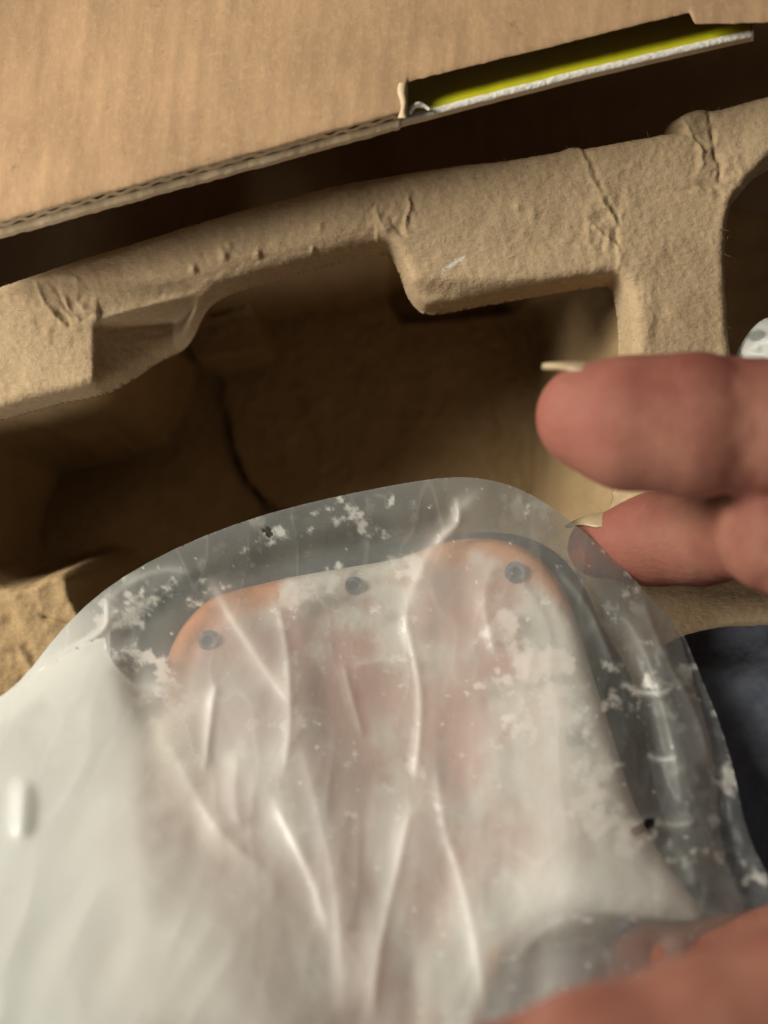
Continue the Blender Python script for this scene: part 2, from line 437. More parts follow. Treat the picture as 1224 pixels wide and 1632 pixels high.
# fold ridge left of the right-hand block and level differences
H += -5 * ss(6, -6, (X - 984) - (Y - 356) * .05) * ss(330, 400, Y) * 0.5
H += np.where(S > -4, 1, 0) * ((fbm(X, Y, 60, 17, 3) - .5) * 5 + (np.abs(fbm(X, Y, 26, 19, 3) - .5)) * 2.5 + (fbm(X, Y, 7, 25, 2) - .5) * 1.0 + (fbm(X, Y, 260, 27, 2) - .5) * 7)
H += -ss(560, 0, X) * 10 * 0 + ss(1130, 1240, X) * 12
# woven mesh mark of the mould, left
wov = np.sin((X + .25 * Y) * 1.05) * np.sin((Y - .25 * X) * 1.05)
H += wov * .55 * ss(130, 60, X) * ss(440, 480, Y)
PXM = RIM / FPX
Zd = RIM - H * PXM
# slope the whole right-hand column slightly so that its left shoulder rolls into the cavity
Zd += (ss(1030, 985, X) * ss(440, 470, Y)) * .0022
gx = np.gradient(S, axis=1) / 2.5; gy = np.gradient(S, axis=0) / 2.5
g_ = np.maximum(gx ** 2 + gy ** 2, .3); mm = (S < -8) & (S > -12.5)
X = np.where(mm, X - (S + 8) * gx / g_, X); Y = np.where(mm, Y - (S + 8) * gy / g_, Y)
Zd = np.where(mm, RIM + (82 + fdrop) * PXM, Zd)
Vr = np.stack([(X - 612) * PXM, -(Y - 816) * PXM, CAMZ - Zd], -1)
keep = S > -12.5
F = grid_faces(*X.shape, keep)
scr = np.exp(-(polydist(X, Y, [(700, 436), (722, 420), (738, 410)]) / 2.6) ** 2) * (fbm(X, Y, 9, 4, 2) > .45)
Vc, Fc, At = compact(Vr, F, {'mark': scr})
# white scuff on the tab
nt = M_pulp.node_tree
pr = [n for n in nt.nodes if n.type == 'BSDF_PRINCIPLED'][0]
src = pr.inputs['Base Color'].links[0].from_socket
nt.links.new(mixc(nt, mathn(nt, 'MULTIPLY', attr(nt, 'mark'), .8), src, (.7, .68, .64)), pr.inputs['Base Color'])
mesh_obj('rim', Vc, Fc, M_pulp, tray, At)

rr = random.Random(5); FV = []; FF = []
cand = np.argwhere((np.abs(S - 1) < 2.0) & (X > 0) & (X < 1220) & (Y < 700)); cand2 = np.argwhere((S > 8) & (X > 0) & (X < 1220) & (Y < 620))
for q in range(420):
    i_, j_ = (cand[rr.randrange(len(cand))] if q < 260 else cand2[rr.randrange(len(cand2))])
    p = Vr[i_, j_].copy(); a_ = rr.uniform(0, 6.28); L_ = rr.uniform(.0003, .0011)
    st_ = np.array([math.cos(a_), math.sin(a_), rr.uniform(-.1, .5)]) * L_ / 3; bend = np.array([rr.uniform(-1, 1), rr.uniform(-1, 1), rr.uniform(-.6, .3)]) * L_ * .12
    sd_ = np.array([-math.sin(a_), math.cos(a_), 0]) * .000022
    for n_ in range(4):
        b0 = len(FV)
        for e_ in (sd_, -sd_ * .5 + np.array([0, 0, .00003]), -sd_ * .5 - np.array([0, 0, .00003])): FV.append(p + e_)
        if n_:
            for e_ in range(3): FF.append((b0 - 3 + e_, b0 - 3 + (e_ + 1) % 3, b0 + (e_ + 1) % 3, b0 + e_))
        p = p + st_ + bend * n_
fo = mesh_obj('fibres', FV, FF, M_pulp, tray, {'mark': np.zeros(len(FV))}); fo['kind'] = 'stuff'

# cavity: walls and floor, one moulded sheet below the rim (coordinates are rim-plane pixels)
st = 4.0
xs = np.arange(-330, 1420, st); ys = np.arange(150, 1700, st)
X, Y = np.meshgrid(xs, ys)
cav1 = chaikin([(150, 500), (180, 400), (300, 360), (585, 300), (700, 290), (960, 330), (1002, 400), (1012, 700), (985, 900), (985, 1120),
                (900, 1185), (-110, 1185), (-125, 1100), (-125, 720), (-90, 680), (60, 640), (135, 600)], 2)
S1 = sdf(X, Y, cav1) + (fbm(X, Y, 50, 51, 3) - .5) * 8
floor_d = .080 / PXM
slope_w = np.where(X > 800, 7.5, 9.0)
S1 = S1 + 9
dep = np.clip(70 + S1 * slope_w, 62, floor_d)
# soft bottom corner
dep = floor_d - np.sqrt(np.clip(floor_d - dep, 0, None) ** 2 + 14 ** 2) + 14
# floor relief: crack, step and shallow mounds (pixels of the picture at floor depth -> rim pixels)
k = (RIM + .080) / RIM
def fl(p): return [(612 + (x - 612) * k, 816 + (y - 816) * k) for x, y in p]
crack = chaikin(fl([(412, 470), (418, 545), (372, 590), (356, 650), (366, 705), (388, 765), (432, 812), (470, 840)]), 2, False)
dc = polydist(X, Y, crack) + (fbm(X, Y, 16, 61, 3) - .5) * 8
dep += 60 * np.exp(-(dc / (2.5 + 4 * fbm(X, Y, 60, 63, 2))) ** 2) * ss(.3, .5, fbm(X, Y, 45, 65, 2) + .25 * ss(560, 700, Y)) * ss(575, 630, Y)
hole = chaikin(fl([(405, 795), (440, 815), (560, 790), (700, 780), (700, 900), (420, 860)]), 1)
dep += np.clip(sdf(X, Y, hole) * 8, 0, 120)
pit = chaikin(fl([(616, 380), (620, 516), (700, 512), (870, 492), (880, 380)]), 1)
dep += np.clip(sdf(X, Y, pit) * 7, 0, 150)
side = sdf(X, Y, chaikin(fl([(-400, 560), (280, 575), (365, 590), (356, 650), (366, 705), (388, 765), (432, 812), (440, 1300), (-400, 1300)]), 1))
dep += ss(0, 14, side) * 22
blk = chaikin([(612 + (x - 612) * 1.2, 816 + (y - 816) * 1.2) for x, y in [(268, 512), (278, 498), (385, 466), (402, 470), (416, 540), (405, 548), (300, 566), (286, 560)]], 1)
bs = sdf(X, Y, blk)
dep -= np.clip((bs + 4) * 9, 0, 120) * 1.0
# left side climbs towards the lit shelf
left_rise = ss(330, -60, X + (Y - 900) * .35) * ss(600, 1000, Y)
dep -= left_rise * 330 * (1 - .0)
shelf = chaikin([(612 + (x - 612) * 1.03, 816 + (y - 816) * 1.03) for x, y in [(-260, 560), (-110, 640), (-90, 880), (20, 938), (70, 915), (108, 905), (126, 955), (150, 1010), (150, 1300), (-260, 1300)]], 2)
s2 = sdf(X, Y, shelf) + (fbm(X, Y, 30, 71, 3) - .5) * 14
sh = 62 - 0 * X
k2 = ss(-30, 16, s2)
dep = dep * (1 - k2) + sh * k2
dep += k2 * (-10 * np.exp(-(polydist(X, Y, [(-60, 1030), (10, 1040), (30, 1075), (50, 1120)]) / 9) ** 2) + 8 * ss(30, -10, X - 20 + (1060 - Y) * .4)
             + 9 * np.exp(-(polydist(X, Y, [(50, 990), (80, 1000), (110, 1005)]) / 4) ** 2))
dep += (fbm(X, Y, 90, 73, 4) - .5) * 14 + (fbm(X, Y, 14, 77, 3) - .5) * 5 + np.abs(fbm(X, Y, 36, 79, 3) - .5) * 10
# a cut-out under the neighbouring compartment
Vcv = np.stack([(X - 612) * PXM, -(Y - 816) * PXM, CAMZ - RIM - dep * PXM], -1)
keep = S1 > -10
Vc, Fc, At = compact(Vcv, grid_faces(*X.shape, keep), {'mark': 0 * X})
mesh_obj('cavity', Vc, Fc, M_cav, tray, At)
# neighbouring compartment on the right: dark curved trough
u = np.linspace(0, 1, 60); v = np.linspace(0, 1, 50)
U, W = np.meshgrid(u, v)
Xn = 1160 + U * 330; Yn = 270 + W * 640
dn = RIM + .004 + .040 * np.sin(np.clip(U * 1.3, 0, 1) * np.pi / 2) ** .7 + .0012 * np.sin(W * 60 + U * 9) + .001 * fbm(Xn, Yn, 40, 3)
Vn = unp(612 + (Xn - 612) * RIM / dn, 816 + (Yn - 816) * RIM / dn, dn)
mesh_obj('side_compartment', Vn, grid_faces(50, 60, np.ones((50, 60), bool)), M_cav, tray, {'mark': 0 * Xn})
# outer skirt of the tray seen in the gap under the flap
sk = []
for t in np.linspace(0, 1, 12):
    dd = .262 + .05 * t
    px = np.linspace(150, 345, 30); py = 330 + 0 * px
    wx = (px - 612) * PXM; wy = -(np.interp(px, [150, 345], [372, 318]) - 816 - 8) * PXM
    sk.append(np.stack([wx * (1 + .02 * t), wy + .006 * t + .001 * np.sin(px / 20), CAMZ - dd + 0 * px], -1))
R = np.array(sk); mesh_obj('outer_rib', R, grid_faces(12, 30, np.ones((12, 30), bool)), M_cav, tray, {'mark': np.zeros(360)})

# ------------------------------------------------------------ plastic bag and what is in it
def base_d(px, py):
    return base_d0(px, py) - .009 * ss(560, 1000, px)
def base_d0(px, py):
    t = np.clip((py - 770) / 862, -.05, 1.4)
    return .2365 - .026 * t - .027 * t * t - .012 * t * np.clip((612 - px) / 612, -.7, 1.4)

bag_poly = chaikin([(-150, 1210), (0, 1112), (40, 1078), (92, 1010), (150, 952), (215, 907), (300, 864), (400, 826), (500, 799), (600, 778), (680, 764), (740, 759),
    (800, 768), (850, 789), (905, 826), (960, 872), (1022, 935), (1085, 1000), (1118, 1080), (1150, 1160), (1170, 1230), (1190, 1330), (1235, 1420), (1290, 1560), (1300, 1800),
    (-150, 1800)], 1)
front_poly = chaikin([(-150, 1210), (0, 1112), (40, 1078), (92, 1010), (150, 952), (215, 907), (300, 864), (400, 826), (500, 799), (600, 778), (680, 764), (740, 759),
    (800, 768), (850, 789), (905, 826), (960, 872), (1022, 935), (1080, 1000), (1102, 1080), (1128, 1160), (1144, 1250), (1143, 1310), (1160, 1380), (1184, 1440), (1192, 1470), (1170, 1495), (1120, 1520),
    (1100, 1800), (-150, 1800)], 1)
dev_poly = chaikin([(262, 1130), (266, 1060), (285, 1010), (320, 968), (352, 950), (450, 926), (560, 907), (640, 894), (672, 880), (720, 864), (770, 860), (820, 868),
    (865, 895), (898, 940), (918, 1000), (942, 1080), (975, 1180), (1000, 1270), (1050, 1370), (1120, 1455), (1110, 1475), (1010, 1462), (900, 1445), (820, 1490), (770, 1600),
    (740, 1760), (180, 1760), (200, 1400), (240, 1250)], 2)
plate_poly = chaikin([(215, 1120), (225, 1020), (240, 950), (270, 925), (330, 922), (400, 905), (520, 882), (640, 862), (740, 846), (830, 850), (890, 880), (930, 930), (965, 1010), (1010, 1080),
    (1030, 1180), (1050, 1290), (1090, 1370), (1130, 1430), (1090, 1440), (900, 1410), (700, 1440), (260, 1480)], 2)

def snap(X, Y, poly, step):
    S = sdf(X, Y, poly)
    gx = np.gradient(S, axis=1) / step; gy = np.gradient(S, axis=0) / step
    g = np.maximum(np.hypot(gx, gy), .5)
    m = (S < 0) & (S > -1.5 * step)
    X2 = np.where(m, X - S * gx / g ** 2, X); Y2 = np.where(m, Y - S * gy / g ** 2, Y)
    keep = S > -1.5 * step
    return X2, Y2, np.where(m, 0, S), keep

# the casing
casing = thing('orange_casing', 'rounded pale orange casing with small screws, dusted white, inside the clear bag', 'casing')
st = 4.0
X, Y = np.meshgrid(np.arange(150, 1160, st), np.arange(840, 1764, st))
S = sdf(X, Y, dev_poly)
r = 16.0
pr_ = np.where(S > r, 0, (r - np.sqrt(np.clip(r * r - (r - np.clip(S, 0, r)) ** 2, 0, None))))
drop = np.where(S < 0, r - S * 9.0, pr_)
cover = ss(34, 46, S)                         # raised inner lid inside an orange border
drop = np.clip(drop, 0, 75) - 5 * cover + ss(20, 26, S) * 2
dd = base_d(X, Y) + .0028 + drop * .00011 + (fbm(X, Y, 160, 81, 3) - .5) * .0016
pn = fbm(X, Y, 60, 83, 5)
border = np.exp(-((S - 30) / 42) ** 2)
pwd = .85 * ss(.40, .72, pn + .16 * border * ss(430, 600, X) - .18 * ss(330, 250, X - (Y - 1000) * .2) - .06 * ss(120, 20, np.abs(X - 590 - (Y - 1300) * .05)) * ss(1000, 1100, Y)) * ss(2, 22, S)
# bare orange at the two rounded corners
pwd *= 1 - .95 * np.exp(-(((X - 860) / 90) ** 2 + ((Y - 900) / 60) ** 2)) * ss(34, 14, S)
pwd *= 1 - .9 * np.exp(-(((X - 320) / 95) ** 2 + ((Y - 1010) / 110) ** 2))
pwd *= 1 - .85 * np.exp(-(((X - 700) / 55) ** 2 + ((Y - 1170) / 150) ** 2))
pwd *= 1 - .7 * np.exp(-(((X - 560) / 70) ** 2 + ((Y - 1120) / 80) ** 2))
band = ss(70, 30, S) * ss(900, 960, X + (Y - 900) * .1) * ss(960, 1060, Y)
pwd = np.clip(np.maximum(pwd, band * (.55 + .6 * pn)), 0, 1)
toprim = ss(46, 22, S) * ss(430, 480, X) * ss(700, 640, X) * ss(1000, 960, Y)
pwd = np.clip(np.maximum(pwd, toprim * (.35 + .9 * pn)), 0, 1)
rb = ss(860, 900, X) * ss(975, 1040, Y + (pn - .5) * 120) * ss(120, 60, S + (pn - .5) * 60)
pwd = np.maximum(pwd, rb * (.95 + .2 * pn)); pwd = np.clip(pwd, 0, 1)
F = grid_faces(*X.shape, S > -12)
Vc, Fc, At = compact(unp(X, Y, dd - pwd * .0005), F, {'powder': pwd, 'inner': ss(28, 46, S)})
mesh_obj('body', Vc, Fc, M_case, casing, At)
# dark base below
X, Y = np.meshgrid(np.arange(190, 1180, 4.0), np.arange(830, 1520, 4.0))
X, Y, S, keep_p = snap(X, Y, plate_poly, 4.0)
dd = base_d(X, Y) + .0078 + np.clip(12 - S, 0, 60) * .00008 + (fbm(X, Y, 40, 7) - .5) * .001
Vc, Fc, At = compact(unp(X, Y, dd), grid_faces(*X.shape, keep_p), {})
mesh_obj('base_plate', Vc, Fc, M_dark, casing)

def screw(px, py, rad, sunk=0):
    d = float(base_d(np.array(px), np.array(py))) + .0018
    c = unp(px, py, d)
    V = [c + np.array([0, 0, .0001])]; n = 24
    prof_ = [(.25, -.0006), (.42, -.0003), (.5, .0003), (.85, .0003), (1.0, -.0002), (1.02, -.0016)]
    for (q, h) in prof_:
        for i in range(n):
            a = i / n * 2 * np.pi
            hh = h
            if q < .45 and i % 6 in (0, 1): hh -= .0006
            V.append(c + np.array([rad * q * math.cos(a), rad * q * math.sin(a), hh]))
    F = []
    for k_ in range(len(prof_) - 1):
        for i in range(n):
            a = 1 + k_ * n + i; b = 1 + k_ * n + (i + 1) % n
            F.append((a, b, b + n, a + n))
    for i in range(0, n, 1):
        F.append((0, 0, 1 + i, 1 + (i + 1) % n))
    F2 = [f for f in F if f[0] != f[1]]
    s = mesh_obj('screw', V, F2, M_screw, casing)
    # dark driver recess
    V = []
    for i in range(12):
        a = i / 12 * 2 * np.pi; q = .55 if i % 3 == 0 else .3
        V.append(c + np.array([rad * q * math.cos(a), rad * q * math.sin(a), .00045]))
    V.append(c + np.array([0, 0, .00045]))
    Ft = [(12, i, (i + 1) % 12) for i in range(12)]
    mesh_obj('recess', V, Ft, M_recess, s)
screw(564, 934, .0017); screw(823, 913, .0020); screw(917, 1181, .0016); screw(332, 1022, .0019)

# front film
bag = thing('plastic_bag', 'clear frosted plastic bag smeared with white powder, wrapped round the orange casing', 'plastic bag')
st = 3.0
X, Y = np.meshgrid(np.arange(-150, 1216, st), np.arange(740, 1762, st))
X, Y, S, keep = snap(X, Y, front_poly, st)
bul = 1 - np.exp(-np.clip(S, 0, None) / 60)
d = base_d(X, Y) + .0035 * (1 - bul) - .0008
SD = sdf(X, Y, dev_poly)
d += .0022 * ss(30, -80, SD) * ss(0, 40, S) * ss(40, 90, S)       # film sags where nothing holds it up
crease = np.zeros_like(X)
def pleat(pts, w_, h_, cr=.5, side=0):
    """fold in the film: ridge (m) of half width w_ px, whitened by cr; tapers at both ends"""
    global d, crease
    P = chaikin(pts, 2, False); L = np.r_[0, np.cumsum(np.hypot(*np.diff(P, axis=0).T))]
    D = np.full(X.shape, 1e9); T = np.zeros(X.shape); SG = np.zeros(X.shape)
    for i in range(len(P) - 1):
        q, t = segdist(X, Y, P[i], P[i + 1])
        m = q < D
        D = np.where(m, q, D); T = np.where(m, (L[i] + t * (L[i + 1] - L[i])) / L[-1], T)
        cx = (P[i + 1][0] - P[i][0]) * (Y - P[i][1]) - (P[i + 1][1] - P[i][1]) * (X - P[i][0])
        SG = np.where(m, np.sign(cx), SG)
    tap = ss(0, .18, T) * ss(1, .8, T)
    Dn = D * (1 + .7 * side * SG)
    g = np.exp(-np.abs(Dn / w_) ** 1.4) * tap
    d = d - h_ * g * (.55 if h_ < .002 else .26)
    crease += cr * np.exp(-(D / max(w_ * .45, 3)) ** 2) * tap * (.5 + .8 * fbm(X, Y, 40, 300, 2)) + .75 * cr * np.exp(-(Dn / (w_ * 1.5)) ** 2) * tap
pleat([(325, 905), (350, 950), (385, 1010), (430, 1075), (470, 1130)], 15, .0022, .45, .4)
pleat([(432, 935), (455, 1010), (462, 1090), (462, 1180), (445, 1260)], 12, .0014, .35, -.3)
pleat([(345, 1080), (335, 1150), (325, 1240)], 9, .0012, .35)
pleat([(785, 770), (740, 800), (718, 840), (680, 880), (650, 960), (640, 1030)], 16, .0022, .4, .4)
pleat([(725, 790), (735, 830), (715, 850), (690, 870)], 6, .0012, .6)
pleat([(640, 960), (655, 1020), (672, 1100), (668, 1180), (660, 1260)], 9, .0014, .45)
pleat([(800, 880), (770, 930), (780, 1010), (800, 1060)], 14, .0014, .15)
pleat([(470, 1150), (500, 1260), (530, 1380), (545, 1500), (550, 1640)], 24, .0035, .25, .4)
pleat([(660, 1260), (630, 1400), (605, 1500), (590, 1640)], 16, .0038, .4, -.4)
pleat([(690, 1180), (700, 1290), (735, 1400), (760, 1510), (775, 1640)], 13, .0026, .35, .3)
pleat([(545, 1050), (560, 1110), (580, 1180)], 8, .001, .2)
pleat([(250, 1140), (300, 1240), (345, 1320), (420, 1390)], 26, .004, .3, .5)
pleat([(0, 1500), (120, 1470), (240, 1400), (310, 1340)], 30, .004, .1, .4)
pleat([(380, 1190), (372, 1280), (390, 1330)], 22, .003, .25)
pleat([(430, 1260), (470, 1340), (510, 1430), (525, 1500)], 14, .003, .4, .4)
pleat([(100, 1290), (60, 1390), (130, 1450)], 30, .004, .1)
pleat([(560, 1060), (620, 1050), (660, 1052)], 6, .0008, .25)
pleat([(166, 940), (170, 970), (171, 1003), (120, 1030), (45, 1078)], 4, .0016, .75, .5)
pleat([(165, 960), (210, 925), (262, 905), (318, 915)], 10, .001, .35)
pleat([(880, 900), (935, 960), (965, 1030), (985, 1080)], 9, .0012, .2)
pleat([(985, 960), (1040, 1060), (1075, 1200), (1090, 1300)], 14, .0018, .18, .4)
pleat([(1020, 940), (1050, 1030), (1110, 1130), (1140, 1240)], 12, .0018, .22, -.4)
pleat([(985, 1098), (1000, 1090), (1012, 1102), (1040, 1106), (1068, 1104), (1074, 1088)], 4, .0010, .85)
pleat([(1030, 1200), (1050, 1213), (1085, 1206)], 5, .0010, .5)
pleat([(1010, 1322), (1040, 1310), (1080, 1318), (1120, 1305)], 7, .0014, .5)
pleat([(1060, 1340), (1100, 1370), (1110, 1420)], 14, .0016, .15)
pleat([(1060, 1240), (1100, 1220), (1125, 1255)], 16, .0018, .12)
pleat([(120, 1110), (180, 1080), (230, 1090), (300, 1100)], 18, .0022, .15)
pleat([(60, 1160), (140, 1170), (210, 1210)], 22, .003, .15)
pleat([(800, 1560), (860, 1480), (960, 1450), (1100, 1465)], 22, .003, .1, .3)
# broad random crumples, growing towards the loose lower part
t_ = np.clip((Y - 770) / 862, 0, 1)
rid = 1 - np.abs(fbm(X, Y, 170, 91, 2) * 2 - 1) * 2
d -= (.0003 + .0004 * t_) * rid * ss(0, 60, S)
rid2 = 1 - np.abs(fbm(X * 1.5, Y * .5, 90, 95, 2) * 2 - 1) * 2.4
d -= (.0001 + .00012 * t_) * rid2 * ss(0, 30, S)
d -= (.0002) * (fbm(X, Y, 26, 97, 3) - .5) * ss(0, 20, S)
crease += np.clip(rid2 - .82, 0, 1) * 1.1 * (1 - .5 * t_)
# powder on the inside of the film
p1 = fbm(X, Y, 34, 101, 5); p2 = fbm(X, Y, 12, 107, 4)
zone = np.zeros_like(X)
for (cx, cy, rx, ry, a) in [(560, 825, 80, 30, .13), (430, 850, 40, 30, .08), (215, 1000, 60, 80, .13), (800, 790, 60, 20, .06), (870, 1040, 70, 60, .12), (930, 1160, 60, 130, .13),
                            (1000, 1100, 50, 60, .12), (560, 900, 150, 25, .09), (800, 1120, 60, 100, .12), (260, 1120, 40, 60, .12), (1060, 1330, 60, 60, .07), (470, 960, 80, 50, .09),
                            (980, 1270, 50, 60, .06), (1000, 960, 60, 60, .05), (650, 1100, 40, 200, .06), (290, 930, 70, 40, .1)]:
    zone = np.maximum(zone, a * np.exp(-(((X - cx) / rx) ** 2 + ((Y - cy) / ry) ** 2)))
pw = ss(.67, .80, p1 * .6 + p2 * .4 + zone * 1.5) * .8
bd = 1.0 * np.exp(-(polydist(X, Y, [(455, 948), (560, 925), (655, 908)]) / 34) ** 2)
bd = np.maximum(bd, np.exp(-(polydist(X, Y, [(800, 985), (850, 1040), (905, 1130), (935, 1230), (985, 1330)]) / 58) ** 2))
bd = np.maximum(bd, .7 * np.exp(-(polydist(X, Y, [(650, 1080), (655, 1200), (700, 1290)]) / 26) ** 2))
bd = np.maximum(bd, .8 * np.exp(-(polydist(X, Y, [(450, 1000), (470, 1080), (462, 1200)]) / 26) ** 2))
for (sx_, sy_, sr_) in [(823, 913, 42), (564, 934, 24), (917, 1181, 22)]: bd *= 1 - .95 * np.exp(-((np.hypot(X - sx_, Y - sy_)) / sr_) ** 2)
pw = np.maximum(pw, .75 * ss(.42, .80, bd * .72 + (p1 * .7 + p2 * .3 - .5) * 1.3))
pw = np.maximum(pw, ss(.80, .86, p2 + zone * .3) * .8)
milky = np.clip(.02 + 1.0 * ss(0, 1, ((Y - 1120) + (400 - X) * .75) / 480) * ss(1250, 800, X + (1300 - Y) * .2)
                + .42 * ss(40, -30, np.abs(X - 700) - 30) * ss(1400, 1000, Y) * ss(820, 900, Y) * .6
                + .30 * ss(1330, 1450, Y) * ss(1130, 1000, X) + .5 * ss(1000, 1150, Y) * ss(960, 860, X)
                + .31 * ss(-10, 40, SD), 0, 1)
milky *= 1 - .75 * np.exp(-(((X - 560) / 90) ** 2 + ((Y - 1130) / 120) ** 2)) - .75 * np.exp(-(((X - 715) / 45) ** 2 + ((Y - 1170) / 130) ** 2))
milky *= 1 - .55 * ss(380, 520, X) * ss(900, 780, X) * (.5 + fbm(X * 2.2, Y * .5, 60, 231, 2) * 1.0)
milky *= 1 - .45 * ss(1.25, .8, np.hypot((X - 930 - (1560 - Y) * 1.2) / 190, (Y - 1545) / 85))
milky = np.clip(milky, 0, 1)
milky = np.where((X < 175) & (Y > 1005 + (170 - X) * .55), np.maximum(milky, .78), milky)
milky = np.clip(milky + .45 * ss(215, 150, X) * ss(925, 990, Y) + (fbm(X, Y, 150, 113, 3) - .5) * .35, 0, 1)
# small tear with a dark gap, right, and the puncture near the top
tear = np.minimum(polydist(X, Y, [(1012, 1326), (1024, 1320), (1036, 1310)]) - 6, 99)
keep &= tear > 0
keep &= (polydist(X, Y, [(420, 841), (425, 845), (430, 851)]) > 3.2)
Vf = unp(X, Y, d)
Vc, Fc, At = compact(Vf, grid_faces(*X.shape, keep), {'powder': pw, 'crease': np.clip(crease, 0, 1), 'milky': milky})
mesh_obj('front_film', Vc, Fc, M_film, bag, At)

# loose fold of the same film lying over the lower left
lay_poly = chaikin([(-150, 1215), (45, 1081), (166, 1004), (172, 1050), (230, 1106), (284, 1102), (296, 1150), (345, 1290), (430, 1400), (500, 1500), (520, 1640), (520, 1762), (-150, 1762)], 1)
X, Y = np.meshgrid(np.arange(-150, 540, 4.0), np.arange(980, 1762, 4.0))
X, Y, S, keep = snap(X, Y, lay_poly, 4.0)
d = base_d(X, Y) - .0030 - (1 - np.abs(fbm(X * 1.2 + Y * .5, Y * .45 - X * .2, 130, 221, 2) * 2 - 1) * 2) * .00028 * ss(0, 80, S)
d -= .0016 * np.exp(-np.abs((X - 36 + (Y - 1288) * .05) / 15) ** 2.2) * np.exp(-((Y - 1290) / 42) ** 4)
crease_and_glint = .5 * np.exp(-(np.clip(S, 0, None) / 7) ** 2) * (ss(1250, 1160, Y) * .35 + .65 * ss(215, 160, X)) + 1.0 * ss(1.15, .85, np.hypot((X - 24 - (Y - 1288) * -.05) / 17, (Y - 1288) / 46)) + .5 * np.clip((1 - np.abs(fbm(X * 1.2 + Y * .5, Y * .45 - X * .2, 100, 223, 2) * 2 - 1) * 2.4) - .6, 0, 1)  # edge and fold whitening, plus a lamp reflection painted as a white ellipse
Vc, Fc, At = compact(unp(X, Y, d), grid_faces(*X.shape, keep), {'powder': .25 * ss(.5, .75, fbm(X, Y, 90, 225, 3)), 'crease': crease_and_glint, 'milky': (.08 + .92 * ss(0, 190, S + 150 * ss(235, 150, X) + (fbm(X, Y, 120, 241, 2) - .5) * 90)) * np.clip(.55 + .45 * fbm(X, Y, 140, 227, 3) + .25 * ss(1150, 1500, Y), 0, 1)})  # crease here also carries the painted lamp reflection
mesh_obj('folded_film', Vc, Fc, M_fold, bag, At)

# back film
st = 5.0
X, Y = np.meshgrid(np.arange(-150, 1330, st), np.arange(740, 1762, st))
X, Y, S, keep = snap(X, Y, bag_poly, st)
bul = 1 - np.exp(-np.clip(S, 0, None) / 50)
SD = sdf(X, Y, plate_poly)
d = base_d(X, Y) + .0032 + .010 * bul * ss(-60, 10, SD) + .0010 * bul
d += (1 - np.abs(fbm(X, Y, 110, 121, 3) * 2 - 1) * 2) * .0016 * ss(0, 50, S)
d += (fbm(X, Y, 30, 127, 3) - .5) * .0012 * ss(0, 30, S)
cr = np.clip(1 - np.abs(fbm(X, Y, 70, 129, 3) * 2 - 1) * 2.4 - .75, 0, 1) * 1.2
milky = np.clip(.25 + (fbm(X, Y, 120, 131, 3) - .5) * .6 + .6 * ss(250, 100, X), 0, 1)
Vc, Fc, At = compact(unp(X, Y, d), grid_faces(*X.shape, keep), {'powder': ss(.6, .7, fbm(X, Y, 24, 133, 4)) * .5, 'crease': cr, 'milky': milky})
mesh_obj('back_film', Vc, Fc, M_film_back, bag, At)

# second bag, peeping in at the right edge
def side_bag():
    t = thing('plastic_bag', 'small white plastic bag corner in the right compartment above the fingers', 'plastic bag')
    poly = chaikin([(1166, 585), (1178, 552), (1200, 520), (1225, 503), (1330, 480), (1400, 560), (1380, 680), (1220, 690), (1170, 640)], 2)
    for nm, sg in (('front_film', 1), ('back_film', -1)):
        X, Y = np.meshgrid(np.arange(1150, 1410, 4.0), np.arange(470, 700, 4.0))
        X, Y, S, keep = snap(X, Y, poly, 4.0)
        b = 1 - np.exp(-np.clip(S, 0, None) / 30)
        dd = .2440 - sg * .010 * b - (1 - np.abs(fbm(X, Y, 40, 140 + sg, 3) * 2 - 1) * 2) * .0022 * ss(0, 20, S)
        Vc, Fc, At = compact(unp(X, Y, dd), grid_faces(*X.shape, keep), {'powder': X * 0, 'crease': np.exp(-(polydist(X, Y, [(1185, 560), (1225, 540)]) / 4) ** 2), 'milky': (.2 + .8 * ss(.45, .6, fbm(X, Y, 30, 88, 2)))})
        mesh_obj(nm, Vc, Fc, M_film if sg > 0 else M_film_back, t, At)
side_bag()

# blue sheet
X, Y = np.meshgrid(np.arange(980, 1480, 8.0), np.arange(985, 1500, 8.0))
dd = .262 + .006 * np.sin((X - .6 * Y) / 60) + (fbm(X, Y, 120, 151, 3) - .5) * .012 + ss(1100, 990, Y) * .008
o = mesh_obj('blue_cloth', unp(X, Y, dd), grid_faces(*X.shape, np.ones(X.shape, bool)), M_blue, thick=.0012)
o['label'] = 'dark blue cloth lying under the right side of the bag'; o['category'] = 'cloth'

